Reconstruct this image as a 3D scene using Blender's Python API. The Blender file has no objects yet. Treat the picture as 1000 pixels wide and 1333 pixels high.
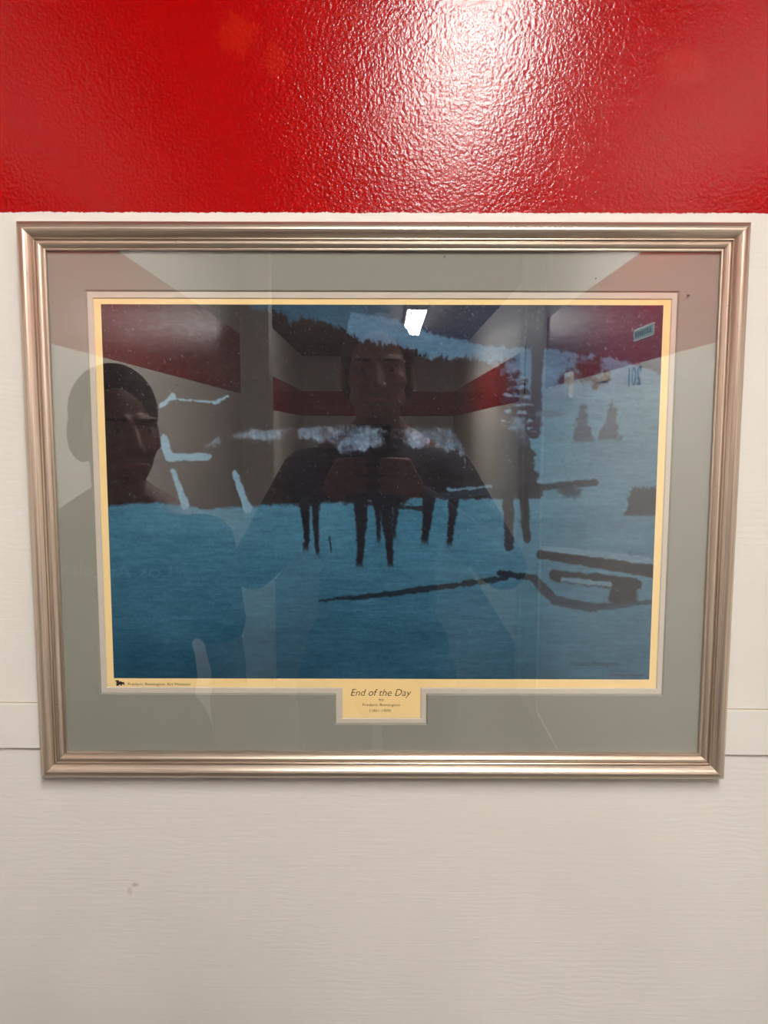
import bpy, bmesh, math, random
import numpy as np
from mathutils import Vector, Matrix
from mathutils.bvhtree import BVHTree
random.seed(7); rng = np.random.default_rng(7)
COL = bpy.context.scene.collection
SC = bpy.context.scene

# ------------------------------------------------------------------ camera, world, exposure
CZ = 1.55                       # lens height above the floor; the picture wall is the plane y = 0
YAW, PITCH, ROLL, F = .00127742, .10329587, .00205892, 1010.0
cam = bpy.data.cameras.new('camera'); camo = bpy.data.objects.new('camera', cam); COL.objects.link(camo)
fw = Vector((-math.sin(YAW)*math.cos(PITCH), math.cos(YAW)*math.cos(PITCH), -math.sin(PITCH)))
r0 = Vector((math.cos(YAW), math.sin(YAW), 0)); u0 = r0.cross(fw)
rr = math.cos(ROLL)*r0 + math.sin(ROLL)*u0; uu = -math.sin(ROLL)*r0 + math.cos(ROLL)*u0
camo.matrix_world = Matrix(((rr.x, uu.x, -fw.x, 0), (rr.y, uu.y, -fw.y, -.8), (rr.z, uu.z, -fw.z, CZ), (0, 0, 0, 1)))
cam.sensor_fit = 'VERTICAL'; cam.sensor_height = 24; cam.lens = F/1333*24; cam.clip_start = .01
SC.camera = camo
w = bpy.data.worlds.new('world'); SC.world = w; w.use_nodes = True
w.node_tree.nodes['Background'].inputs[0].default_value = (1, .93, .85, 1)
w.node_tree.nodes['Background'].inputs[1].default_value = .3
SC.view_settings.view_transform = 'Standard'; SC.view_settings.look = 'None'
SC.view_settings.gamma = 1; SC.view_settings.use_curve_mapping = False
SC.view_settings.exposure = 0.0
TUBE = 120.0                     # brightness of the fluorescent tubes
TUBE_COL = (1, .985, .94)

# ------------------------------------------------------------------ materials
def lin(c):
    return tuple(((v/255+.055)/1.055)**2.4 if v > 10 else v/255/12.92 for v in c)
class N:                        # tiny node helper
    def __init__(s, name):
        s.m = bpy.data.materials.new(name); s.m.use_nodes = True; s.t = s.m.node_tree
        s.b = s.t.nodes['Principled BSDF']; s.o = s.t.nodes['Material Output']
    def n(s, typ, **k):
        x = s.t.nodes.new('ShaderNode'+typ)
        for a, v in k.items(): setattr(x, a, v)
        return x
    def L(s, a, b): s.t.links.new(a, b)
    def set(s, **k):
        for a, v in k.items():
            i = s.b.inputs[a.replace('_', ' ')]
            i.default_value = (*v, 1) if isinstance(v, tuple) else v
        return s
    def math(s, op, a, b=None, clamp=False):
        x = s.n('Math', operation=op); x.use_clamp = clamp
        for i, v in enumerate((a, b)):
            if v is None: continue
            if isinstance(v, (int, float)): x.inputs[i].default_value = v
            else: s.L(v, x.inputs[i])
        return x.outputs[0]
    def noise(s, vec, scale, detail=2, rough=.5, dist=0):
        x = s.n('TexNoise'); x.inputs['Scale'].default_value = scale; x.inputs['Detail'].default_value = detail
        x.inputs['Roughness'].default_value = rough; x.inputs['Distortion'].default_value = dist
        if vec is not None: s.L(vec, x.inputs['Vector'])
        return x.outputs['Fac']
    def mapping(s, vec, sc=(1, 1, 1), loc=(0, 0, 0)):
        x = s.n('Mapping'); x.inputs['Scale'].default_value = sc; x.inputs['Location'].default_value = loc
        s.L(vec, x.inputs['Vector']); return x.outputs[0]
    def mix(s, f, a, b):
        x = s.n('Mix', data_type='RGBA')
        if isinstance(f, (int, float)): x.inputs[0].default_value = f
        else: s.L(f, x.inputs[0])
        for i, v in ((6, a), (7, b)):
            if isinstance(v, tuple): x.inputs[i].default_value = (*v, 1)
            else: s.L(v, x.inputs[i])
        return x.outputs[2]
    def mixf(s, f, a, b):
        x = s.n('Mix', data_type='FLOAT'); s.L(f, x.inputs[0])
        for i, v in ((2, a), (3, b)):
            if isinstance(v, (int, float)): x.inputs[i].default_value = v
            else: s.L(v, x.inputs[i])
        return x.outputs[0]
    def bump(s, h, strength, dist, nrm=None):
        x = s.n('Bump'); x.inputs['Strength'].default_value = strength; x.inputs['Distance'].default_value = dist
        s.L(h, x.inputs['Height'])
        if nrm is not None: s.L(nrm, x.inputs['Normal'])
        return x.outputs[0]
    def pos(s): return s.n('NewGeometry').outputs['Position']
    def obj(s): return s.n('TexCoord').outputs['Object']
def simple(name, col, rough=.5, metal=0, spec=.5, nscale=0, namp=.1, bump=0):
    q = N(name); q.set(Base_Color=lin(col), Roughness=rough, Metallic=metal); q.b.inputs['Specular IOR Level'].default_value = spec
    if nscale:
        f = q.noise(q.obj(), nscale, 4)
        c = lin(col); q.L(q.mix(f, tuple(v*(1-namp) for v in c), tuple(min(1, v*(1+namp)) for v in c)), q.b.inputs['Base Color'])
        if bump: q.L(q.bump(f, .5, bump), q.b.inputs['Normal'])
    return q.m

WHITE = (.635, .61, .565); RED = (.275, .0003, .0003)
def wall_paint():
    q = N('two_tone_wall_paint'); P = q.pos(); sep = q.n('SeparateXYZ'); q.L(P, sep.inputs[0]); z = sep.outputs[2]; x = sep.outputs[0]
    edge = q.math('MULTIPLY', q.math('SUBTRACT', q.noise(P, 260, 3, .6), .5), .0035)
    edge2 = q.math('MULTIPLY', q.math('SUBTRACT', q.noise(P, 22, 2), .5), .002)
    zz = q.math('ADD', q.math('ADD', z, edge), edge2)
    red = q.math('MULTIPLY', q.math('MULTIPLY', q.math('SUBTRACT', zz, CZ+.2165), 1400, True), q.math('MULTIPLY', q.math('SUBTRACT', CZ+.56, zz), 1400, True))
    # brushed latex relief on the white, orange-peel enamel relief on the red
    br = q.noise(q.mapping(P, (14, 14, 300)), 1, 3, .6, .9)
    sw = q.noise(q.mapping(P, (16, 16, 42)), 1, 2, .5, 2.5)
    wv = q.n('TexWave', wave_type='BANDS', bands_direction='Z'); wv.inputs['Scale'].default_value = 48; wv.inputs['Distortion'].default_value = 9
    wv.inputs['Detail'].default_value = 3; wv.inputs['Detail Scale'].default_value = .5
    q.L(q.mapping(P, (1, 1, 1)), wv.inputs['Vector'])
    patch = q.math('MULTIPLY', q.math('SUBTRACT', q.noise(P, 6, 2), .45), 3, True)
    brush = q.math('ADD', q.math('MULTIPLY', br, .55), q.math('MULTIPLY', q.math('MULTIPLY', wv.outputs['Fac'], patch), .30))
    brush = q.math('ADD', brush, q.math('MULTIPLY', sw, .28))
    vo = q.noise(P, 280, 2, .45); vo2 = q.noise(P, 120, 2, .5)
    vf = q.math('MAXIMUM', q.math('SUBTRACT', q.noise(P, 420, 1), .5), 0)
    peel = q.math('ADD', q.math('ADD', vo, q.math('MULTIPLY', vo2, .55)), q.math('MULTIPLY', vf, .6))
    nb = q.bump(brush, .5, .0007); nr = q.bump(peel, 1.0, .00036)
    mx = q.n('Mix', data_type='VECTOR'); q.L(red, mx.inputs[0]); q.L(nb, mx.inputs[4]); q.L(nr, mx.inputs[5]); q.L(mx.outputs[1], q.b.inputs['Normal'])
    tone = q.noise(P, 3.5, 3); wc = q.mix(tone, tuple(v*.975 for v in WHITE), tuple(v*1.02 for v in WHITE))
    # small brown stain low on the left and faint lighter, more orange patches in the red enamel
    def spot(cx, cz, rx, rz, ns, amp):
        dx = q.math('DIVIDE', q.math('SUBTRACT', x, cx), rx); dz = q.math('DIVIDE', q.math('SUBTRACT', z, cz), rz)
        d = q.math('ADD', q.math('MULTIPLY', dx, dx), q.math('MULTIPLY', dz, dz))
        d = q.math('ADD', d, q.math('MULTIPLY', q.math('SUBTRACT', q.noise(P, ns, 3, .7), .5), amp))
        return q.math('MULTIPLY', q.math('SUBTRACT', 1, d), 1.6, True)
    st = q.math('ADD', spot(-.2722, CZ-.4925, .0042, .0026, 500, 4), q.math('MULTIPLY', spot(-.278, CZ-.5, .003, .006, 500, 4), .5), True)
    wc = q.mix(q.math('MULTIPLY', st, .6), wc, (.36, .25, .10))
    speck = q.math('MULTIPLY', q.math('SUBTRACT', q.noise(P, 170, 2), .80), 6, True)
    wc = q.mix(speck, wc, (.45, .38, .30))
    sc = q.math('ADD', spot(-.145, CZ+.385, .022, .022, 110, 3), spot(-.108, CZ+.362, .014, .018, 110, 3), True)
    sc2 = spot(.292, CZ+.355, .03, .022, 50, 1.5)
    rc = q.mix(q.math('MULTIPLY', sc, .18), RED, (.52, .025, .004)); rc = q.mix(q.math('MULTIPLY', sc2, .12), rc, (.5, .05, .03))
    q.L(q.mix(red, wc, rc), q.b.inputs['Base Color'])
    q.L(q.mixf(red, .5, .165), q.b.inputs['Roughness'])
    q.L(q.mixf(red, .35, .24), q.b.inputs['Specular IOR Level'])
    return q.m
def white_paint(name, col=WHITE, sc=(14, 14, 300), rough=.5):
    q = N(name); P = q.pos(); br = q.noise(q.mapping(P, sc), 1, 3, .6, .6)
    q.L(q.bump(br, .35, .0006), q.b.inputs['Normal'])
    q.L(q.mix(q.noise(P, 5, 3), tuple(v*.975 for v in col), tuple(v*1.02 for v in col)), q.b.inputs['Base Color'])
    q.set(Roughness=rough); q.b.inputs['Specular IOR Level'].default_value = .35
    return q.m
def metal_leaf():
    # brushed champagne leaf: fine streaks run along each rail (local x), a few of them darker
    q = N('champagne_metal_leaf'); o = q.obj()
    a = q.noise(q.mapping(o, (3, 900, 900)), 1, 4, .65); b = q.noise(q.mapping(o, (5, 260, 260)), 1, 2)
    f = q.math('ADD', q.math('MULTIPLY', a, .6), q.math('MULTIPLY', b, .4))
    cr = q.n('ValToRGB'); e = cr.color_ramp.elements
    e[0].position = .33; e[0].color = (.36, .27, .21, 1); e[1].position = .62; e[1].color = (.70, .60, .49, 1)
    q.L(f, cr.inputs[0])
    sp = q.math('MULTIPLY', q.math('SUBTRACT', q.noise(o, 330, 2, .5), .73), 9, True)
    q.L(q.mix(sp, cr.outputs[0], (.12, .08, .05)), q.b.inputs['Base Color'])
    q.set(Metallic=.85); q.L(q.math('ADD', q.math('MULTIPLY', a, .2), .26), q.b.inputs['Roughness'])
    q.L(q.bump(f, .12, .0002), q.b.inputs['Normal'])
    return q.m
def paper(name, col, amp=.03, rough=.9, mott=0):
    q = N(name); o = q.obj(); a = q.noise(o, 900, 3); b = q.noise(o, 9, 3)
    f = q.math('ADD', q.math('MULTIPLY', a, .5), q.math('MULTIPLY', b, .5)); c = lin(col)
    q.L(q.mix(f, tuple(v*(1-amp*2) for v in c), tuple(v*(1+amp*2) for v in c)), q.b.inputs['Base Color'])
    q.set(Roughness=rough); q.b.inputs['Specular IOR Level'].default_value = .2
    q.L(q.bump(a, .2, .0002), q.b.inputs['Normal'])
    return q.m
def glass():
    q = N('picture_glass'); q.t.nodes.remove(q.b)
    lw = q.n('LayerWeight'); lw.inputs['Blend'].default_value = .5       # Schlick: both faces of a thin pane, about 8 per cent head-on
    p5 = q.math('POWER', lw.outputs['Facing'], 5); fr = q.n('Math', operation='MULTIPLY_ADD'); q.L(p5, fr.inputs[0]); fr.inputs[1].default_value = .92; fr.inputs[2].default_value = .08
    tr = q.n('BsdfTransparent'); tr.inputs[0].default_value = (1, 1, 1, 1)
    gl = q.n('BsdfGlossy'); gl.inputs['Roughness'].default_value = 0.0
    mx = q.n('MixShader'); q.L(fr.outputs[0], mx.inputs[0]); q.L(tr.outputs[0], mx.inputs[1]); q.L(gl.outputs[0], mx.inputs[2]); q.L(mx.outputs[0], q.o.inputs[0])
    return q.m
def clear():
    q = N('clear_glass_back'); q.t.nodes.remove(q.b); tr = q.n('BsdfTransparent'); q.L(tr.outputs[0], q.o.inputs[0]); return q.m
def emit(name, col, s):
    q = N(name); q.t.nodes.remove(q.b); e = q.n('Emission'); e.inputs[0].default_value = (*col, 1); e.inputs[1].default_value = s; q.L(e.outputs[0], q.o.inputs[0]); return q.m
def printed():
    q = N('printed_canvas_picture'); a = q.n('VertexColor'); a.layer_name = 'ink'; o = q.obj()
    wx = q.noise(q.mapping(o, (900, 900, 120)), 1, 2); wz = q.noise(q.mapping(o, (90, 90, 1300)), 1, 2)
    f = q.math('ADD', q.math('MULTIPLY', wx, .4), q.math('MULTIPLY', wz, .6))
    h = q.n('HueSaturation'); q.L(a.outputs[0], h.inputs['Color']); q.L(q.math('ADD', q.math('MULTIPLY', f, .5), .75), h.inputs['Value'])
    q.L(h.outputs[0], q.b.inputs['Base Color']); q.set(Roughness=.7); q.b.inputs['Specular IOR Level'].default_value = .15
    return q.m
M = dict(wall=wall_paint(), trim=white_paint('white_trim_paint'), pillar=white_paint('grey_jamb_paint', (.50, .49, .45), (300, 300, 14)),
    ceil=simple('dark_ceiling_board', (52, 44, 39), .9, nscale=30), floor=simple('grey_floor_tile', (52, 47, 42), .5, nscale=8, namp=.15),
    leaf=metal_leaf(), mat=paper('grey_green_mat_board', (144, 144, 135), .02), bevel=paper('ivory_mat_core', (245, 236, 214)),
    mat2=paper('pale_grey_mat_board', (203, 195, 182)), cream=paper('cream_print_paper', (246, 218, 158), .015), back=paper('brown_backing_paper', (120, 92, 66)),
    glass=glass(), clear=clear(), ink=simple('black_print_ink', (38, 32, 30), .8), ink2=simple('dark_blue_print_ink', (14, 24, 34), .8), printed=printed(),
    shadow_tan=simple('tan_shadow_line', (168, 146, 122), .8), tube=emit('fluorescent_tube_light', TUBE_COL, TUBE), fix=simple('white_fixture_enamel', (225, 222, 214), .4), black=simple('black_plastic', (18, 18, 20), .3),
    lens=simple('dark_lens_glass', (6, 7, 12), .05, spec=.8), screen=simple('phone_screen_glass', (12, 12, 14), .08), chrome=simple('grey_aluminium', (120, 120, 122), .3, 1),
    skin=simple('skin', (104, 72, 61), .55, nscale=60, namp=.06), hair=simple('dark_brown_hair', (24, 18, 15), .75, spec=.15, nscale=200, namp=.4, bump=.002),
    shirt=simple('black_jersey', (24, 26, 30), .9, nscale=300, namp=.2, bump=.0005), shirt2=simple('charcoal_jersey', (40, 44, 52), .9, nscale=300, namp=.2),
    jeans=simple('dark_denim', (34, 44, 62), .9, nscale=250, namp=.3, bump=.0005), shoe=simple('grey_canvas_shoe', (95, 95, 98), .7), sole=simple('white_rubber_sole', (210, 208, 200), .6),
    eyew=simple('eye_white', (120, 110, 102), .5), iris=simple('brown_iris', (50, 30, 18), .15), lip=simple('lip_skin', (150, 82, 76), .5),
    print_white=simple('pale_screen_print', (112, 118, 124), .8), plate=simple('ivory_plastic_plate', (235, 228, 205), .35), signc=simple('teal_sign_face', (128, 176, 178), .4),
    signw=simple('white_sign_border', (220, 226, 224), .4), dark_teal=simple('dark_teal_lettering', (22, 48, 54), .5), dust=simple('grey_dust_fleck', (70, 76, 82), .9))

# ------------------------------------------------------------------ object helpers
def link(name, bm, mats, parent=None, smooth=False):
    me = bpy.data.meshes.new(name)
    if isinstance(bm, bpy.types.Mesh): me = bm; me.name = name
    else: bm.to_mesh(me); bm.free()
    me.materials.clear()
    for m in (mats if isinstance(mats, (list, tuple)) else [mats]): me.materials.append(m)
    if smooth:
        for p in me.polygons: p.use_smooth = True
    o = bpy.data.objects.new(name, me); COL.objects.link(o)
    if parent: o.parent = parent
    return o
def tag(o, label=None, cat=None, group=None, kind=None):
    for k, v in (('label', label), ('category', cat), ('group', group), ('kind', kind)):
        if v: o[k] = v
    return o
def empty(name, loc, label, cat, group=None, rz=0):
    o = bpy.data.objects.new(name, None); o.empty_display_size = .05; o.location = loc; o.rotation_euler.z = rz; COL.objects.link(o)
    return tag(o, label, cat, group)
def bx(bm, x0, x1, y0, y1, z0, z1, mat=0, bev=0):
    vs = [bm.verts.new(p) for p in ((x0,y0,z0),(x1,y0,z0),(x1,y1,z0),(x0,y1,z0),(x0,y0,z1),(x1,y0,z1),(x1,y1,z1),(x0,y1,z1))]
    fs = [bm.faces.new([vs[i] for i in q]) for q in ((3,2,1,0),(4,5,6,7),(0,1,5,4),(1,2,6,5),(2,3,7,6),(3,0,4,7))]
    for f in fs: f.material_index = mat
    if bev:
        es = list({e for f in fs for e in f.edges}); bmesh.ops.bevel(bm, geom=es, offset=bev, segments=2, affect='EDGES')
    return fs
def box(name, a, mat, parent=None, bev=0):
    bm = bmesh.new(); bx(bm, *a, bev=bev); return link(name, bm, mat, parent)
def structure(name, a, mat, bev=0): return tag(box(name, a, mat, None, bev), kind='structure')

# ------------------------------------------------------------------ the setting: picture wall and the corridor behind the camera
XL, XR, H = -.835, .80, CZ+1.045
structure('wall_front', (XL-.12, XR+.12, 0, .12, 0, H), M['wall'])
structure('wall_left', (XL-.12, XL, -3.75, -.0005, 0, H), M['wall'])
structure('wall_right', (XR, XR+.12, -3.75, -.0005, 0, H), M['wall'])
structure('floor', (-1.4, 1.4, -10.5, .12, -.1, 0), M['floor'])
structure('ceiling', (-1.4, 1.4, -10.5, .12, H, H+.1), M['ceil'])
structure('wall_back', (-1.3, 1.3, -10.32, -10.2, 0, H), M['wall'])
structure('wall_far_left', (-1.27, -1.15, -10.2, -3.9, 0, H), M['wall'])
structure('wall_far_right', (.96, 1.08, -10.2, -3.9, 0, H), M['wall'])
structure('trim_1', (-1.27, -.67, -3.9, -3.75, 0, H), M['pillar'])
structure('trim_2', (XR, 1.08, -3.9, -3.7501, 0, H), M['pillar'])
structure('trim_5', (XR-.014, XR, -3.62, -3.14, .1, H), M['pillar'], bev=.003)
for s, x in (('left', XL), ('right', XR-.012)):
    structure('baseboard_'+s, (x, x+.012, -3.75 if s == 'left' else -3.13, -.013, 0, .1), M['trim'])
structure('baseboard_front', (XL+.012, XR-.012, -.012, 0, 0, .1), M['trim'])
# flat batten across the picture wall, slightly out of level; thin tan strip paints the shadow line along its top edge
bm = bmesh.new()
bx(bm, -.83, .795, -.0040, 0, -.0246, .0246, bev=.0008)
o = link('trim_3', bm, M['trim']); tag(o, kind='structure'); o.rotation_euler.y = .00695; o.location = (0, 0, CZ-.3151)
bm = bmesh.new()
bx(bm, -.83, .795, -.0006, 0, -.0003, .0003)
o = link('trim_shadow_line', bm, M['shadow_tan']); tag(o, kind='structure'); o.rotation_euler.y = .00695; o.location = (0, 0, CZ-.2900)

# ------------------------------------------------------------------ fluorescent ceiling fixtures
def fixture(x, y0, y1, wdt, label):
    L = y1-y0
    r = empty('ceiling_light', (x, (y0+y1)/2, H), label, 'ceiling light', 'ceiling lights down the corridor')
    bm = bmesh.new(); bx(bm, -wdt/2, wdt/2, -L/2, L/2, -.035, -.002, bev=.004); link('housing', bm, M['fix'], r)
    for s in (-1, 1):
        bm = bmesh.new(); bx(bm, -wdt/2, wdt/2, s*L/2-.006, s*L/2+.006, -.062, -.036, bev=.003); link('end_cap', bm, M['fix'], r)
    for k in range(4):
        bm = bmesh.new(); bmesh.ops.create_cone(bm, cap_ends=True, segments=12, radius1=.0145, radius2=.0145, depth=L-.02, matrix=Matrix.Translation(((k-1.5)*wdt/4.1, 0, -.052)) @ Matrix.Rotation(math.pi/2, 4, 'X'))
        link('tube', bm, M['tube'], r, True)
    return r
fixture(.225, -2.1, -.9, .20, 'four-tube fluorescent ceiling light nearest the picture wall, above and behind the camera')
fixture(.262, -7.3, -5.65, .175, 'four-tube fluorescent ceiling light far down the corridor, mirrored in the top of the glass')

# ------------------------------------------------------------------ framed picture (local x right, z up, y = -distance from the wall)
FX, FZ = -.0022, CZ-.0797
HW, HH = .3608, .2846
fr = empty('framed_picture', (FX, 0, FZ), 'landscape-format framed print of a blue winter scene, champagne metal moulding, hanging on the wall', 'picture')
prof = [(0,4.5),(0,13),(.5,14.6),(1.6,16.3),(3.2,18.2),(5.2,19.9),(7.2,20.9),(8.9,21.1),(10.8,20.4),(12.6,19.2),(14.2,17.6),(15.5,16.0),(15.9,14.8),(16.5,16.2),(17.3,16.4),(17.9,15.9),(18.3,14.3),(19,15.4),(20.2,16.1),(21.8,16.0),(23.4,15.2),(24.7,14.0),(25.4,12.9),(26.3,13.2),(27.3,13.0),(27.6,12.4),(27.6,9.4),(22,9.4),(22,4.5)]
def rail(L, ang, cx, cz, inset):
    bm = bmesh.new(); A = []; B = []
    for t, h in prof:
        t /= 1000; h /= 1000
        A.append(bm.verts.new((-L+t, -h, -t))); B.append(bm.verts.new((L-t, -h, -t)))
    n = len(A)
    for i in range(n):
        j = (i+1) % n; bm.faces.new((A[i], A[j], B[j], B[i]))
    bm.faces.new(A); bm.faces.new(B[::-1])
    bmesh.ops.recalc_face_normals(bm, faces=bm.faces)
    o = link('frame_rail', bm, M['leaf'], fr); o.location = (cx, 0, cz); o.rotation_euler.y = ang
    return o
rail(HW-.00012, 0, 0, HH, 0); rail(HW-.00012, math.pi, 0, -HH, 0)
rail(HH-.00012, -math.pi/2, -HW, 0, 0); rail(HH-.00012, math.pi/2, HW, 0, 0)
# glass
bm = bmesh.new(); fs = bx(bm, -.3375, .3375, -.0114, -.0095, -.2615, .2615)
for f in fs: f.material_index = 1
fs[2].material_index = 0
link('glass_pane', bm, [M['glass'], M['clear']], fr)
for (x, z, a) in ((.3025, .2145, .0016), (.0605, .2515, .0012), (-.2085, .126, .0010), (.2105, .2310, .0008)):
    bm = bmesh.new(); bmesh.ops.create_icosphere(bm, subdivisions=1, radius=a)
    for v in bm.verts: v.co.y *= .15; v.co.x *= random.uniform(.7, 1.5); v.co.z *= random.uniform(.6, 1.2)
    link('dust_fleck', bm, M['dust'], fr).location = (x, -.01175, z)
# mats with a T-shaped window; coordinates taken on the wall, shifted to the frame's centre
def lx(x): return x-FX
def lz(z): return z+CZ-FZ
def tmat(name, win, tab, yf, yb, bev, outer, mface, mbev, label=None):
    x0, x1, z0, z1 = lx(win[0]), lx(win[1]), lz(win[2]), lz(win[3]); a0, a1, tz = lx(tab[0]), lx(tab[1]), lz(tab[2])
    loop = [(x0, z1), (x0, z0), (a0, z0), (a0, tz), (a1, tz), (a1, z0), (x1, z0), (x1, z1)]
    ins = [(x0+bev, z1-bev), (x0+bev, z0+bev), (a0+bev, z0+bev), (a0+bev, tz+bev), (a1-bev, tz+bev), (a1-bev, z0+bev), (x1-bev, z0+bev), (x1-bev, z1-bev)]
    ow, oh = outer; bm = bmesh.new()
    V = lambda p, y: bm.verts.new((p[0], -y, p[1]))
    fo = [V(p, yf) for p in loop]; fi = [V(p, yb) for p in ins]
    c = [V(p, yf) for p in ((-ow, oh), (-ow, z0), (-ow, -oh), (a0, -oh), (a1, -oh), (ow, -oh), (ow, z0), (ow, oh))]
    faces = [(c[0], c[1], fo[1], fo[0]), (c[1], c[2], c[3], fo[3], fo[2], fo[1]), (c[3], c[4], fo[4], fo[3]), (c[4], c[5], c[6], fo[6], fo[5], fo[4]), (c[6], c[7], fo[7], fo[6]), (c[7], c[0], fo[0], fo[7])]
    for f in faces: bm.faces.new(f)
    cb = [V((v.co.x, v.co.z), yb) for v in c]
    for i in range(8):
        j = (i+1) % 8; bm.faces.new((c[i], cb[i], cb[j], c[j]))
        f = bm.faces.new((fo[i], fi[i], fi[j], fo[j])); f.material_index = 1
    bmesh.ops.recalc_face_normals(bm, faces=bm.faces)
    o = link(name, bm, [mface, mbev], fr)
    if label: o['label'] = label
    return o
tmat('outer_mat', (-.2998, .2930, -.2757, .1400), (-.0527, .0455, -.3080), .0087, .0070, .0016, (.3375, .2615), M['mat'], M['bevel'], 'grey-green outer mat board with ivory bevelled edge')
tmat('inner_mat', (-.2932, .2867, -.2690, .1327), (-.0451, .0388, -.3022), .0069, .0056, .0008, (.3370, .2610), M['mat2'], M['bevel'], 'pale grey inner mat board')
sheet = box('print_sheet', (-.32, .32, -.0054, -.0050, -.250, .235), M['cream'], fr); sheet['label'] = 'cream paper sheet of the print'
box('backing_board', (-.3375, .3375, -.0049, -.0046, -.2615, .2615), M['back'], fr)

# ---- the printed picture: a plain generic snowy dusk scene, ink colours on a fine grid
GX, GY = 704, 484
PX0, PX1, PZ0, PZ1 = lx(-.2853), lx(.2785), lz(-.2590), lz(.1264)
X, Y = np.meshgrid(np.linspace(0, 564, GX), np.linspace(0, 385, GY))      # millimetres from the top-left corner
def vn(sx, sy, oct=3):
    out = np.zeros_like(X); amp = 1; tot = 0
    for k in range(oct):
        gx, gy = int(564/sx*2**k)+3, int(385/sy*2**k)+3
        g = rng.random((gy, gx)); u = X/564*(gx-2); v = Y/385*(gy-2); i = u.astype(int); j = v.astype(int); fu = u-i; fv = v-j
        fu = fu*fu*(3-2*fu); fv = fv*fv*(3-2*fv)
        out += amp*((g[j, i]*(1-fu)+g[j, i+1]*fu)*(1-fv)+(g[j+1, i]*(1-fu)+g[j+1, i+1]*fu)*fv); tot += amp; amp *= .55
    return out/tot-.5
IM = np.zeros((GY, GX, 3))
def lay(mask, col): 
    global IM
    m = np.clip(mask, 0, 1)[..., None]; c = np.array(col, float) if np.ndim(col) < 3 else col
    IM = IM*(1-m)+c*m
def interp(pts): p = np.array(pts, float); return np.interp(X[0], p[:, 0], p[:, 1])[None, :]
def seg(x0, y0, x1, y1, w0, w1, soft=1.0, wob=0):
    dx, dy = x1-x0, y1-y0; t = np.clip(((X-x0)*dx+(Y-y0)*dy)/(dx*dx+dy*dy), 0, 1)
    d = np.hypot(X-x0-t*dx, Y-y0-t*dy)+(NZ*wob if wob else 0); return (w0+(w1-w0)*t-d)/soft+.5
def ell(cx, cy, rx, ry, soft=.15, wob=0): return (1-np.hypot((X-cx)/rx, (Y-cy)/ry)+(NZ*wob if wob else 0))/soft
NZ = vn(6, 6, 3); NF = vn(2.5, 2.5, 2); NL = vn(60, 25, 4); NV = vn(1.5, 22, 3); NH = vn(26, 2, 3)
one = np.ones_like(X)
lay(one, (38, 66, 84)); lay(one, np.stack([40+20*NL, 70+28*NL, 90+30*NL], -1))
lay((X-285)/20, (40, 48, 66))                                                        # darker cloud to the right
hill = interp([(0, 400), (180, 400), (250, 5), (290, 12), (330, 26), (390, 40), (450, 43), (520, 52), (564, 66)])
lay((Y-hill-6*NZ)/2*(X > 240), np.stack([72+30*NL, 104+30*NL, 130+30*NL], -1))        # pale far hill
# snow field: brighter far, deeper blue near
t = np.clip((Y-170)/215, 0, 1)[..., None]
snow = np.array([66, 116, 140])*(1-t)+np.array([30, 74, 96])*t
rt = np.clip((X-330)/180, 0, 1)[..., None]*(1-.45*t)
snow = snow*(1-rt)+np.array([72, 108, 128])*rt+(np.stack([NL, NL, NL], -1)*26)+(NH[..., None]*14)
ground = interp([(0, 203), (50, 198), (100, 205), (200, 200), (300, 196), (380, 188), (420, 130), (450, 96), (564, 74)])
lay((Y-ground-5*NZ)/2.5, snow)
# dark woodland mass behind
top = interp([(0, -20), (130, -20), (150, 2), (175, 6), (190, 14), (210, 11), (240, 22), (262, 34), (300, 39), (330, 50), (375, 52), (392, 60), (402, 76), (418, 104), (424, 140), (430, 190)])
bot = interp([(0, 203), (50, 199), (100, 206), (200, 200), (300, 196), (380, 196), (430, 186)])
lay(np.minimum((Y-top-9*NV-9*NZ)/3, (bot-Y+4*NZ)/2)*(X < 432), np.stack([34+12*NV, 29+8*NV, 31+8*NV], -1))
lay(ell(392, 92, 36, 42, .35, .8), (44, 29, 32))                                      # rust-brown undergrowth
lay(ell(488, 62, 20, 15, .5, 1.5), (46, 34, 46)); lay(ell(498, 74, 20, 9, .6, 1.8), (44, 34, 46)); lay(ell(468, 74, 16, 7, .6, 1.8), (52, 50, 66)); lay(ell(484, 56, 12, 3, .9, 2)*.5, (84, 104, 124))
# bare trunk and a snow-laden young fir
lay(seg(440, -5, 438, 128, 6, 5, 1.5, 3), (42, 48, 66)); lay(ell(452, 108, 16, 4, .4, .8), (64, 88, 108))
for k in range(8):
    yy = 64+k*8.2; hw = 4+k*2.5
    for q_ in range(7):
        ox = (rng.random()*2-1)*hw; oy = rng.random()*5-2+abs(ox)*.18
        lay(ell(419+ox, yy+oy+4, 5.5+k*.3, 4, .5, 1.2)*.9, (44, 42, 56))
        if q_ < 5: lay(ell(419+ox, yy+oy, 4.2+k*.3, 1.8, .7, 1.5)*.85, (98, 124, 146))
# two small far firs
for cx, h0, b in ((487, 96, 138), (515, 92, 136)):
    m = np.minimum((Y-h0)/3, (b-Y)/3); m = np.minimum(m, ((Y-h0)*.26+2-np.abs(X-cx)+9*NZ)/2); lay(m*.8, (50, 66, 84))
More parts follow.
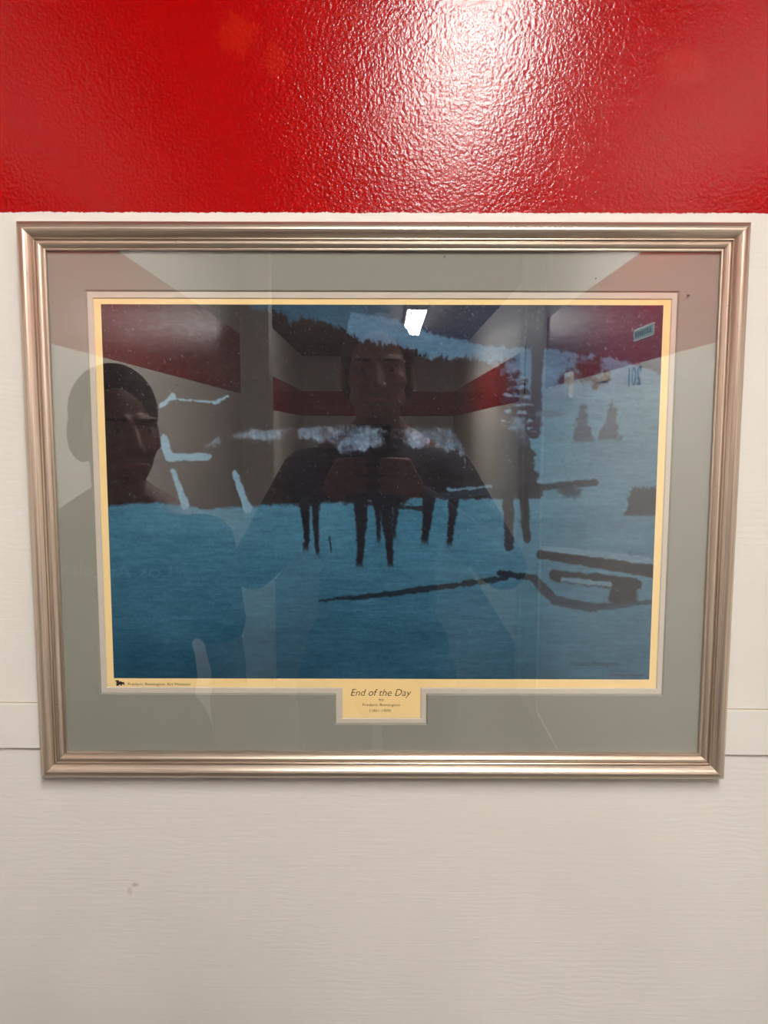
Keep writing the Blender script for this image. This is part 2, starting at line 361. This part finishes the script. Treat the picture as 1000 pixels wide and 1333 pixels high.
# snow-covered rail fence on the left
SN = (104, 142, 164)
lay(seg(58, 100, 70, 92, 2.2, 3, 1.5, 4), SN); lay(seg(70, 94, 112, 97, 1.2, 1.0, 1.2, 2), SN); lay(seg(112, 98, 126, 91, 2, 1.5, 1.5, 3), SN)
lay(seg(60, 134, 64, 152, 4, 4.5, 1.5, 3), SN); lay(seg(66, 153, 104, 152, 4.5, 3.8, 1.5, 3), SN)
lay(seg(68, 167, 80, 203, 2.6, 4.2, 1.5, 3), SN); lay(seg(131, 168, 144, 206, 2.8, 4.4, 1.5, 3), SN)
# a thicket of snow-capped bushes on dark stems
lay(seg(183, 190, 330, 206, 1.8, 2.4, 1.4, 2), (32, 34, 42))
for (cx, cy, rx, ry) in ((235, 160, 50, 40), (292, 160, 46, 42), (338, 158, 34, 38), (204, 178, 26, 26)):
    lay(ell(cx, cy, rx, ry, .12, .35), (27, 24, 30)); 
for x, y0, y1, a in ((201, 186, 252, 6.5), (217, 186, 256, 5.5), (258, 186, 268, 8), (288, 190, 268, 7.5), (276, 186, 242, 5), (328, 178, 244, 8), (353, 178, 246, 7), (298, 190, 238, 4.5)):
    bend = 3*np.sin((Y-y0)/(y1-y0)*2.6+x); hw = 1.15*a*(1-.6*np.clip((Y-y0)/(y1-y0), 0, 1)**.8)
    lay(np.minimum(np.minimum((Y-y0)/4, (y1-Y)/7), (hw-np.abs(X-x-bend+2*NZ))/1.8), (25, 26, 34)); lay(ell(x+1, y1+1, a*1.7, 6, .9, 1)*.55, (46, 86, 110))
NS = vn(5, 30, 3); NP = vn(14, 10, 3)
top2 = interp([(100, 140), (118, 128), (150, 124), (180, 122), (215, 121), (250, 118), (290, 124), (330, 119), (352, 124), (366, 142), (370, 170)])
band = np.minimum((Y-top2-7*NZ)/2.5, (top2+12+34*NP+12*NV-Y)/9)*((X > 100) & (X < 368))
lay(band*(.85+.5*NS), np.stack([88+60*NS, 106+70*NS, 124+70*NS], -1))
for cx, cy, rx, ry, k in ((258, 138, 30, 17, .7), (322, 136, 30, 15, .6), (208, 132, 24, 9, .5), (160, 133, 26, 8, .5), (352, 142, 14, 16, .45)):
    m = ell(cx, cy, rx, ry, .5, .7)*np.clip((cy+ry*.6+26*NP+14*NS-Y)/8, 0, 1)
    lay(m*min(1, k*1.35), np.stack([96+70*NS+40*NF, 116+80*NS+40*NF, 136+80*NS+40*NF], -1))
# young dark spruce in the middle right, logs beside it
lay(seg(345, 192, 500, 178, 3.5, 3.5, 1.5, 3), (34, 44, 56)); lay(seg(350, 186, 500, 172, 1.6, 1.6, 1.2, 2), (84, 116, 138)); lay(ell(475, 188, 14, 7, .4, .8), (40, 56, 72))
m = np.minimum((Y-112)/2, (196-Y)/3); lay(np.minimum(m, (8+(Y-112)*.27-np.abs(X-420)+12*NZ)/2), (40, 44, 54))
lay(seg(412, 190, 414, 244, 6, 4.5, 1.5, 3), (34, 36, 45)); lay(seg(428, 190, 432, 236, 5, 4, 1.5, 3), (34, 36, 45))
lay(np.minimum(np.minimum((Y-110)/2, (134+40*NP-Y)/8), (6+(Y-108)*.27-np.abs(X-420)+10*NZ)/3)*.55, (92, 112, 130))
# stump at the right edge
m = np.minimum((Y-180-14*np.abs(NV))/2, (213-Y)/3); lay(np.minimum(m, (14+(Y-180)*.25-np.abs(X-552)+8*NZ)/2), (36, 44, 56))
# fallen branch and snow-covered felled logs in the foreground
lay(seg(216, 302, 250, 298, .9, 2.2, 1.2, 2), (24, 34, 44)); lay(seg(248, 299, 330, 289, 2.2, 3.4, 1.4, 3), (24, 34, 44)); lay(seg(330, 289, 412, 277, 3.2, 2.6, 1.4, 4), (27, 38, 48))
lay(seg(447, 252, 575, 270, 4.5, 8, 1.4, 3), (24, 30, 40)); lay(seg(450, 246, 575, 260, 2.5, 4, 1.6, 3), (92, 122, 142))
lay(seg(462, 274, 545, 284, 6, 7, 1.6, 4), (28, 34, 44)); lay(seg(470, 278, 520, 284, 2.4, 2.4, 1.4, 3), (86, 116, 136))
lay(seg(405, 272, 440, 277, 3.5, 3.5, 1.5, 3), (24, 34, 44)); lay(seg(440, 277, 462, 300, 4, 5, 1.5, 3), (30, 42, 54)); lay(seg(462, 300, 500, 308, 5, 4.5, 1.5, 3), (36, 54, 70)); lay(seg(500, 308, 564, 302, 4.2, 2, 1.5, 3), (36, 54, 70))
lay(ell(533, 296, 18, 9, .3, .8), (22, 28, 38)); lay(seg(228, 235, 230, 250, .8, .8, 1, 1), (20, 28, 38))
# falling snow
for k in range(900):
    x = rng.random()*564; y = rng.random()**1.5*230; a = rng.random()
    i = int(x/564*(GX-1)); j = int(y/385*(GY-1)); L = 1 if a < .85 else 3
    for q in range(L):
        jj = min(GY-1, j+q); ii = min(GX-1, i+(q if a > .92 else 0)); IM[jj, ii] = IM[jj, ii]*.45+np.array([120, 140, 158])*.55
# brush raggedness: shift the ink a little by fine noise, then add streaky texture
wx_, wy_ = vn(5, 4, 3)*2.4, vn(5, 4, 3)*2.4
JI = np.clip((np.arange(GY)[:, None]+wy_/385*GY).round().astype(int), 0, GY-1); II = np.clip((np.arange(GX)[None, :]+wx_/564*GX).round().astype(int), 0, GX-1)
IM = IM[JI, II]; IM = IM+(vn(7, 2, 3)*16+vn(1.6, 1.6, 2)*10)[..., None]
IM = IM*(1+.10*NF[..., None]+.05*NH[..., None]); IM = np.clip(IM, 8, 255)
PRINT_GAIN = 1.0
LN = np.clip(((IM/255+.055)/1.055)**2.4*PRINT_GAIN, 0, 1)
me = bpy.data.meshes.new('printed_picture')
gx = PX0+(PX1-PX0)*np.linspace(0, 1, GX); gz = PZ1+(PZ0-PZ1)*np.linspace(0, 1, GY); VX, VZ = np.meshgrid(gx, gz)
co = np.stack([VX.ravel(), np.full(GX*GY, -.00546), VZ.ravel()], 1).astype(np.float32)
ii = (np.arange(GY-1)[:, None]*GX+np.arange(GX-1)[None, :]).ravel(); quads = np.stack([ii, ii+GX, ii+GX+1, ii+1], 1).astype(np.int32)
me.vertices.add(len(co)); me.vertices.foreach_set('co', co.ravel()); me.loops.add(quads.size); me.loops.foreach_set('vertex_index', quads.ravel())
me.polygons.add(len(quads)); me.polygons.foreach_set('loop_start', np.arange(0, quads.size, 4, dtype=np.int32)); me.update(calc_edges=True)
ca = me.color_attributes.new('ink', 'FLOAT_COLOR', 'POINT'); ca.data.foreach_set('color', np.concatenate([LN.reshape(-1, 3), np.ones((GX*GY, 1))], 1).astype(np.float32).ravel())
pic = link('printed_picture', me, M['printed'], sheet); pic['label'] = 'blue-toned picture of a snowy wood at dusk'

def lettering(name, text, width, height, loc, mat, parent, shear=0, rot=(math.pi/2, 0, 0), thick=0, extr=.00004, spacing=1):
    cu = bpy.data.curves.new(name, 'FONT'); cu.body = text; cu.align_x = 'CENTER'; cu.align_y = 'CENTER'; cu.shear = shear; cu.offset = thick; cu.space_character = spacing
    cu.resolution_u = 3; t = bpy.data.objects.new('tmp', cu); COL.objects.link(t); dg = bpy.context.evaluated_depsgraph_get(); dg.update()
    me = bpy.data.meshes.new_from_object(t.evaluated_get(dg)); bpy.data.objects.remove(t)
    P = np.array([v.co for v in me.vertices]); lo, hi = P.min(0), P.max(0)
    for v in me.vertices:
        v.co.x = (v.co.x-(lo[0]+hi[0])/2)/(hi[0]-lo[0])*width; v.co.y = (v.co.y-(lo[1]+hi[1])/2)/(hi[1]-lo[1])*height
    bm = bmesh.new(); bm.from_mesh(me); g = bmesh.ops.extrude_face_region(bm, geom=bm.faces[:])
    for v in g['geom']:
        if isinstance(v, bmesh.types.BMVert): v.co.z += extr
    bmesh.ops.recalc_face_normals(bm, faces=bm.faces)
    o = link(name, bm, mat, parent); o.location = loc; o.rotation_euler = rot; return o
yt = -.00543
lettering('title_lettering', 'End of the Day', .0640, .0098, (lx(-.0038), yt, lz(-.2750)), M['ink'], sheet, .28, thick=-.006)
lettering('byline_lettering', 'by', .0052, .0034, (lx(-.0032), yt, lz(-.2820)), M['ink'], sheet)
lettering('artist_lettering', 'Frederic Remington', .0392, .0038, (lx(-.0035), yt, lz(-.2877)), M['ink'], sheet)
lettering('date_lettering', '(1861-1909)', .0226, .0036, (lx(-.0045), yt, lz(-.2940)), M['ink'], sheet)
lettering('museum_lettering', 'Frederic Remington Art Museum', .0655, .0038, (lx(-.2378), yt, lz(-.2658)), M['ink'], sheet)
lettering('rights_lettering', '©All Rights Reserved', .0362, .0030, (lx(.2545), -.0055, lz(-.2542)), M['ink2'], sheet, thick=.015)
lettering('signature', 'Frederic Remington-', .0520, .0074, (lx(.2205), -.0055, lz(-.2425)), M['ink2'], sheet, .45, thick=.0)
# museum emblem: tiny rearing horse and rider silhouette
bm = bmesh.new()
pts = [(-5.5,2.6),(-4,2.3),(-3.3,.9),(-3.6,-2.4),(-2.6,-2.8),(-.9,-2.7),(-.4,-1.4),(.8,-1.2),(1.2,-2.6),(2.3,-2.8),(2.6,-1.3),(3.7,-.6),(4.4,-2.2),(5.1,-1.9),(5.2,.4),(4.1,1.5),(2.8,1.2),(1.8,2.2),(.6,2.1),(-.3,1.6),(-.6,3.2),(-2.1,3.6),(-2.6,2.7),(-3.6,3.4)]
vs = [bm.verts.new((x/1000, 0, z/1000)) for x, z in pts]; f = bm.faces.new(vs); g = bmesh.ops.extrude_face_region(bm, geom=[f])
for v in g['geom']:
    if isinstance(v, bmesh.types.BMVert): v.co.y -= .00004
bmesh.ops.triangulate(bm, faces=bm.faces[:]); bmesh.ops.recalc_face_normals(bm, faces=bm.faces)
o = link('emblem', bm, M['ink'], sheet); o.location = (lx(-.2795), yt, lz(-.2645)); o['label'] = 'tiny black horse-and-rider emblem'

# ------------------------------------------------------------------ small things on the right-hand corridor wall
rw = (math.pi/2, 0, -math.pi/2)
s = empty('room_sign', (XR, -1.665, CZ+.307), 'narrow teal wall sign with white border high on the red band', 'sign')
bm = bmesh.new(); bx(bm, -.003, 0, -.095, .095, -.019, .019, bev=.001); link('sign_border', bm, M['signw'], s)
bm = bmesh.new(); bx(bm, -.004, -.003, -.088, .088, -.013, .013); link('sign_face', bm, M['signc'], s)
bm = bmesh.new()
for k in range(7): bx(bm, -.0046, -.004, .066-k*.022-.0065, .066-k*.022+.0065, -.008, .008)
link('sign_characters', bm, M['dark_teal'], s)
d = lettering('room_number', '201', .13, .062, (XR-.0005, -1.74, CZ+.178), M['dark_teal'], None, rot=rw, thick=.02, extr=.001)
tag(d, 'dark room number 201 on the white wall just below the red band', 'sign')
t = empty('thermostat', (XR, -2.6, CZ+.2), 'ivory thermostat plate on the right-hand corridor wall', 'thermostat')
bm = bmesh.new(); bx(bm, -.02, 0, -.05, .05, -.055, .055, bev=.004); link('cover', bm, M['plate'], t)
bm = bmesh.new(); bx(bm, -.023, -.02, -.02, .02, -.006, .006, bev=.001); link('slider', bm, M['fix'], t)
t = empty('name_plaque', (XR, -2.1, CZ+.197), 'small ivory name plaque at the lower edge of the red band', 'plaque')
bm = bmesh.new(); bx(bm, -.006, 0, -.065, .065, -.013, .013, bev=.002); link('plate', bm, M['plate'], t)

# ------------------------------------------------------------------ the two people standing in front of the picture
def cap(bm, a, b, ra, rb, sub=2):
    t = bmesh.new()
    for p, r_ in ((a, ra), (b, rb)): bmesh.ops.create_icosphere(t, subdivisions=sub, radius=r_, matrix=Matrix.Translation(p))
    h = bmesh.ops.convex_hull(t, input=t.verts[:]); bmesh.ops.delete(t, geom=[v for v in t.verts if not v.link_faces], context='VERTS')
    loose = [g for g in h['geom_interior'] if isinstance(g, bmesh.types.BMVert) and g.is_valid]
    if loose: bmesh.ops.delete(t, geom=loose, context='VERTS')
    m = bpy.data.meshes.new('t'); t.to_mesh(m); t.free(); bm.from_mesh(m); bpy.data.meshes.remove(m)
def ball(bm, c, r, sub=3, rot=None):
    mt = Matrix.Translation(c) @ (rot.to_4x4() if rot else Matrix()) @ Matrix.Diagonal((r[0], r[1], r[2], 1))
    bmesh.ops.create_icosphere(bm, subdivisions=sub, radius=1, matrix=mt)
def chain(bm, pts, rad):
    for i in range(len(pts)-1): cap(bm, pts[i], pts[i+1], rad[i], rad[i+1])
def fuse(name, bm, vox, mat, parent, it=6):
    bmesh.ops.triangulate(bm, faces=bm.faces[:]); bmesh.ops.recalc_face_normals(bm, faces=bm.faces)
    me = bpy.data.meshes.new('t'); bm.to_mesh(me); bm.free(); t = bpy.data.objects.new('t', me); COL.objects.link(t)
    md = t.modifiers.new('r', 'REMESH'); md.mode = 'VOXEL'; md.voxel_size = vox; md.use_smooth_shade = True
    sm = t.modifiers.new('s', 'SMOOTH'); sm.factor = .5; sm.iterations = it
    dg = bpy.context.evaluated_depsgraph_get(); dg.update(); out = bpy.data.meshes.new_from_object(t.evaluated_get(dg))
    bpy.data.objects.remove(t); bpy.data.meshes.remove(me)
    return link(name, out, mat, parent, True)
def person(loc, rz, label, head_yaw, arms, hair_long, shirt, fingers, size=1, long_sleeves=False):
    root = empty('person', loc, label, 'person', None, rz); root.scale = (size,)*3
    V = Vector; HR = Matrix.Rotation(head_yaw, 3, 'Z'); HC = V((0, .02, 1.55))
    hp = lambda x, y, z: HC+HR @ V((x, y, z))                     # head-local: +y is where the face looks
    b = bmesh.new()
    ball(b, hp(0, -.008, .028), (.073, .092, .090), 4); ball(b, hp(0, .035, -.02), (.060, .055, .072), 4); ball(b, hp(0, .052, -.062), (.038, .038, .032)); ball(b, hp(0, .074, -.086), (.019, .016, .014))
    cap(b, hp(0, .088, .004), hp(0, .104, -.032), .007, .011); cap(b, hp(-.010, .092, -.034), hp(.010, .092, -.034), .008, .008)
    for s in (-1, 1):
        cap(b, hp(s*.012, .080, .020), hp(s*.044, .070, .020), .009, .008); cap(b, hp(s*.046, .056, -.022), hp(s*.034, .066, -.032), .018, .014)
        ball(b, hp(s*.073, .000, -.008), (.009, .018, .030))
        cap(b, hp(s*.045, .02, -.055), hp(s*.02, .06, -.08), .018, .015)
    cap(b, hp(-.018, .083, -.058), hp(.018, .083, -.058), .0055, .0055); cap(b, hp(-.014, .082, -.067), hp(.014, .082, -.067), .0065, .0065)
    cap(b, V((0, -.012, 1.36)), hp(0, -.01, -.06), .056, .050)
    for s in (-1, 1): cap(b, V((s*.02, -.015, 1.42)), V((s*.125, -.01, 1.345)), .042, .045)
    def torso(bm, g):
        ball(bm, V((0, 0, 1.24)), (.150+g, .100+g, .17+g)); ball(bm, V((0, .0, 1.06)), (.125+g, .090+g, .15+g)); ball(bm, V((0, -.005, .92)), (.155+g, .108+g, .13+g))
        for s in (-1, 1): cap(bm, V((0, -.005, 1.350)), V((s*.135, -.005, 1.325)), .058+g, .052+g)
    torso(b, 0)
    for s in (-1, 1):
        chain(b, [V((s*.09, 0, .86)), V((s*.095, .01, .48)), V((s*.095, -.015, .08))], [.083, .052, .036]); ball(b, V((s*.094, -.02, .34)), (.048, .052, .11))
        cap(b, V((s*.095, -.02, .045)), V((s*.105, .14, .03)), .032, .026)
        sh, el, wr = arms[s]
        chain(b, [V((s*.155, -.005, 1.325)), el, wr], [.050, .037, .025]); cap(b, el.lerp(wr, .25), wr, .040, .024)
        for c in fingers[s]: chain(b, c[0], c[1])
    body = fuse('body', b, .0042, M['skin'], root, 3)
    g = bmesh.new(); torso(g, .012)
    for s in (-1, 1):
        el = arms[s][1]; st = V((s*.155, -.005, 1.325)); cap(g, st, st.lerp(el, .62), .064, .056)
        if long_sleeves: chain(g, [st, el, el.lerp(arms[s][2], .93)], [.062, .050, .036])
    cap(g, V((0, -.005, .86)), V((0, -.005, .92)), .11, .12)
    sh_ = fuse('t_shirt', g, .008, shirt, root, 3)
    g = bmesh.new(); ball(g, V((0, -.005, .90)), (.162, .115, .12))
    for s in (-1, 1): chain(g, [V((s*.092, 0, .86)), V((s*.096, .01, .48)), V((s*.096, -.015, .10))], [.095, .068, .060])
    fuse('trousers', g, .010, M['jeans'], root, 3)
    for s in (-1, 1):
        g = bmesh.new(); cap(g, V((s*.096, -.03, .052)), V((s*.107, .15, .042)), .043, .036); ball(g, V((s*.096, -.025, .09)), (.045, .05, .035))
        so = fuse('shoe', g, .007, M['shoe'], root, 3)
        g = bmesh.new(); cap(g, V((s*.096, -.03, .045)), V((s*.107, .15, .045)), .048, .043)
        for v in g.verts: v.co.z = min(max(v.co.z, .0), .026)
        bmesh.ops.remove_doubles(g, verts=g.verts, dist=.0005); fuse('sole', g, .006, M['sole'], so, 1)
    # hair: cap over the skull with an open face, gathered at the back or falling to the shoulders
    g = bmesh.new(); ball(g, hp(0, -.018, .036), (.082, .096, .094), 4); 
    for s in (-1, 1): ball(g, hp(s*.058, -.025, -.005), (.026, .05, .055))
    if hair_long:
        for s in (-1, 1): chain(g, [hp(s*.070, -.01, .02), hp(s*.082, -.005, -.07), hp(s*.080, .015, -.17)], [.026, .030, .020])
        chain(g, [hp(0, -.06, 0), hp(0, -.068, -.16)], [.07, .055])
    elif size == 1: ball(g, hp(0, -.115, .02), (.036, .030, .034))
    fuse('hair', g, .005, M['hair'], root, 2)
    for s in (-1, 1):
        g = bmesh.new(); ball(g, hp(s*.030, .0735, .0), (.0115, .0125, .0062)); e = link('eye', g, M['eyew'], root, True)
        g = bmesh.new(); ball(g, hp(s*.030, .0835, .0), (.0052, .0035, .0052), 2); link('iris', g, M['iris'], e, True)
        g = bmesh.new(); cap(g, hp(s*.016, .0885, .019), hp(s*.044, .0765, .021), .0035, .0025); link('eyebrow', g, M['hair'], root, True)
    g = bmesh.new(); cap(g, hp(-.016, .0875, -.0625), hp(.016, .0875, -.0625), .0045, .0045); link('lips', g, M['lip'], root, True)
    return root, sh_
V = Vector
PHC = V((-.025, -.8165, CZ-.057)); PA = V((-.018, -1.11, 0)); SZ = 1.09        # phone centre; photographer's standing point
def grip(s):
    # s = +1 the person's right hand at the phone's +x side; fingers wrap to the wall side, thumb on the screen side
    c = (PHC-PA)/SZ; edge = c.x+s*.0335; w_ = V((edge+s*.045, c.y-.045, c.z-.075)); out = []
    for k in range(4):
        z = c.z-.058+k*.0185; kn = V((edge+s*.030, c.y-.008, z-.004)); L = (.9, 1, .97, .85)[3-k]
        out.append(([w_+V((0, .01, .02)), kn], [.020, .011])); out.append(([kn, V((edge+s*.013, c.y+.0135, z)), V((edge-s*.008*L, c.y+.0150, z+.001)), V((edge-s*.021*L, c.y+.0125, z+.001))], [.0088, .0080, .0074, .0064]))
    out.append(([w_, V((edge+s*.026, c.y-.022, c.z-.040))], [.024, .017]))
    out.append(([V((edge+s*.028, c.y-.026, c.z-.048)), V((edge+s*.010, c.y-.017, c.z-.024)), V((edge-s*.012, c.y-.0135, c.z-.006))], [.013, .0095, .008]))
    return w_, out
wr_r, f_r = grip(1); wr_l, f_l = grip(-1)
ph, _ = person(PA, 0, 'tall person with short dark hair and charcoal shirt, holding up a phone', 0,
    {1: (None, V((.265, .13, 1.14)), wr_r), -1: (None, V((-.26, .13, 1.14)), wr_l)}, False, M['shirt2'], {1: f_r, -1: f_l}, SZ, True)
def hang(s):
    wr = V((s*.204, .045, .83)); out = [([wr, wr+V((s*.004, .012, -.07))], [.024, .026]), ([wr+V((0, -.012, -.02)), wr+V((s*.004, -.012, -.075))], [.018, .018])]
    for k in range(4):
        y = .034-k*.0195; L = (.86, .97, 1, .80)[k]; p = wr+V((s*.004, y, -.082))
        out.append(([p+V((0, 0, .02)), p+V((s*.003, .002, -.036*L)), p+V((-s*.006, .003, -.060*L)), p+V((-s*.018, .003, -.078*L))], [.0092, .0085, .0078, .0068]))
    out.append(([wr+V((0, .020, -.022)), wr+V((-s*.006, .050, -.052)), wr+V((-s*.012, .056, -.088))], [.0135, .0100, .0085]))
    return wr, out
wh_r, g_r = hang(1); wh_l, g_l = hang(-1)
pl, tee = person(V((-.515, -.735, 0)), math.radians(-6), 'person with tied-back dark hair in a black T-shirt with pale lettering, arms hanging down', math.radians(-32),
    {1: (None, V((.197, -.02, 1.07)), wh_r), -1: (None, V((-.197, -.02, 1.07)), wh_l)}, False, M['shirt'], {1: g_r, -1: g_l})
# chest lettering wrapped on the shirt
def chest(text, wdt, h, cx, cz):
    o = lettering('shirt_lettering', text, wdt, h, (0, 0, 0), M['print_white'], tee, rot=(0, 0, 0), thick=.0)
    bvh = BVHTree.FromPolygons([v.co for v in tee.data.vertices], [p.vertices for p in tee.data.polygons])
    for v in o.data.vertices:
        x = cx-v.co.x; z = cz+v.co.y+.06*(v.co.x/1); hit = bvh.ray_cast(V((x, .6, z)), V((0, -1, 0)))[0]
        y = hit.y if hit else .1
        v.co = V((x, y+.0012+v.co.z, z))
    o.data.update()
chest('Los Angeles', .20, .030, .005, 1.29)

# the phone itself, its lens at the viewpoint
q = empty('smartphone', PHC, 'black smartphone held upright by the photographer', 'phone'); q.rotation_euler.x = -PITCH
bm = bmesh.new(); bx(bm, -.036, .036, -.004, .004, -.0735, .0735, bev=.0025); link('phone_body', bm, M['black'], q)
bm = bmesh.new(); bx(bm, -.033, .033, -.0046, -.004, -.0700, .0700); link('screen', bm, M['screen'], q)
bm = bmesh.new(); bx(bm, .0, .034, .004, .0058, .034, .071, bev=.0007); cb = link('camera_bump', bm, M['black'], q)
for x, z in ((.0265, .062), (.0265, .043), (.0085, .0525)):
    bm = bmesh.new(); bmesh.ops.create_cone(bm, cap_ends=True, segments=24, radius1=.0068, radius2=.0062, depth=.002, matrix=Matrix.Translation((x, .0068, z)) @ Matrix.Rotation(-math.pi/2, 4, 'X')); link('lens', bm, M['lens'], cb)
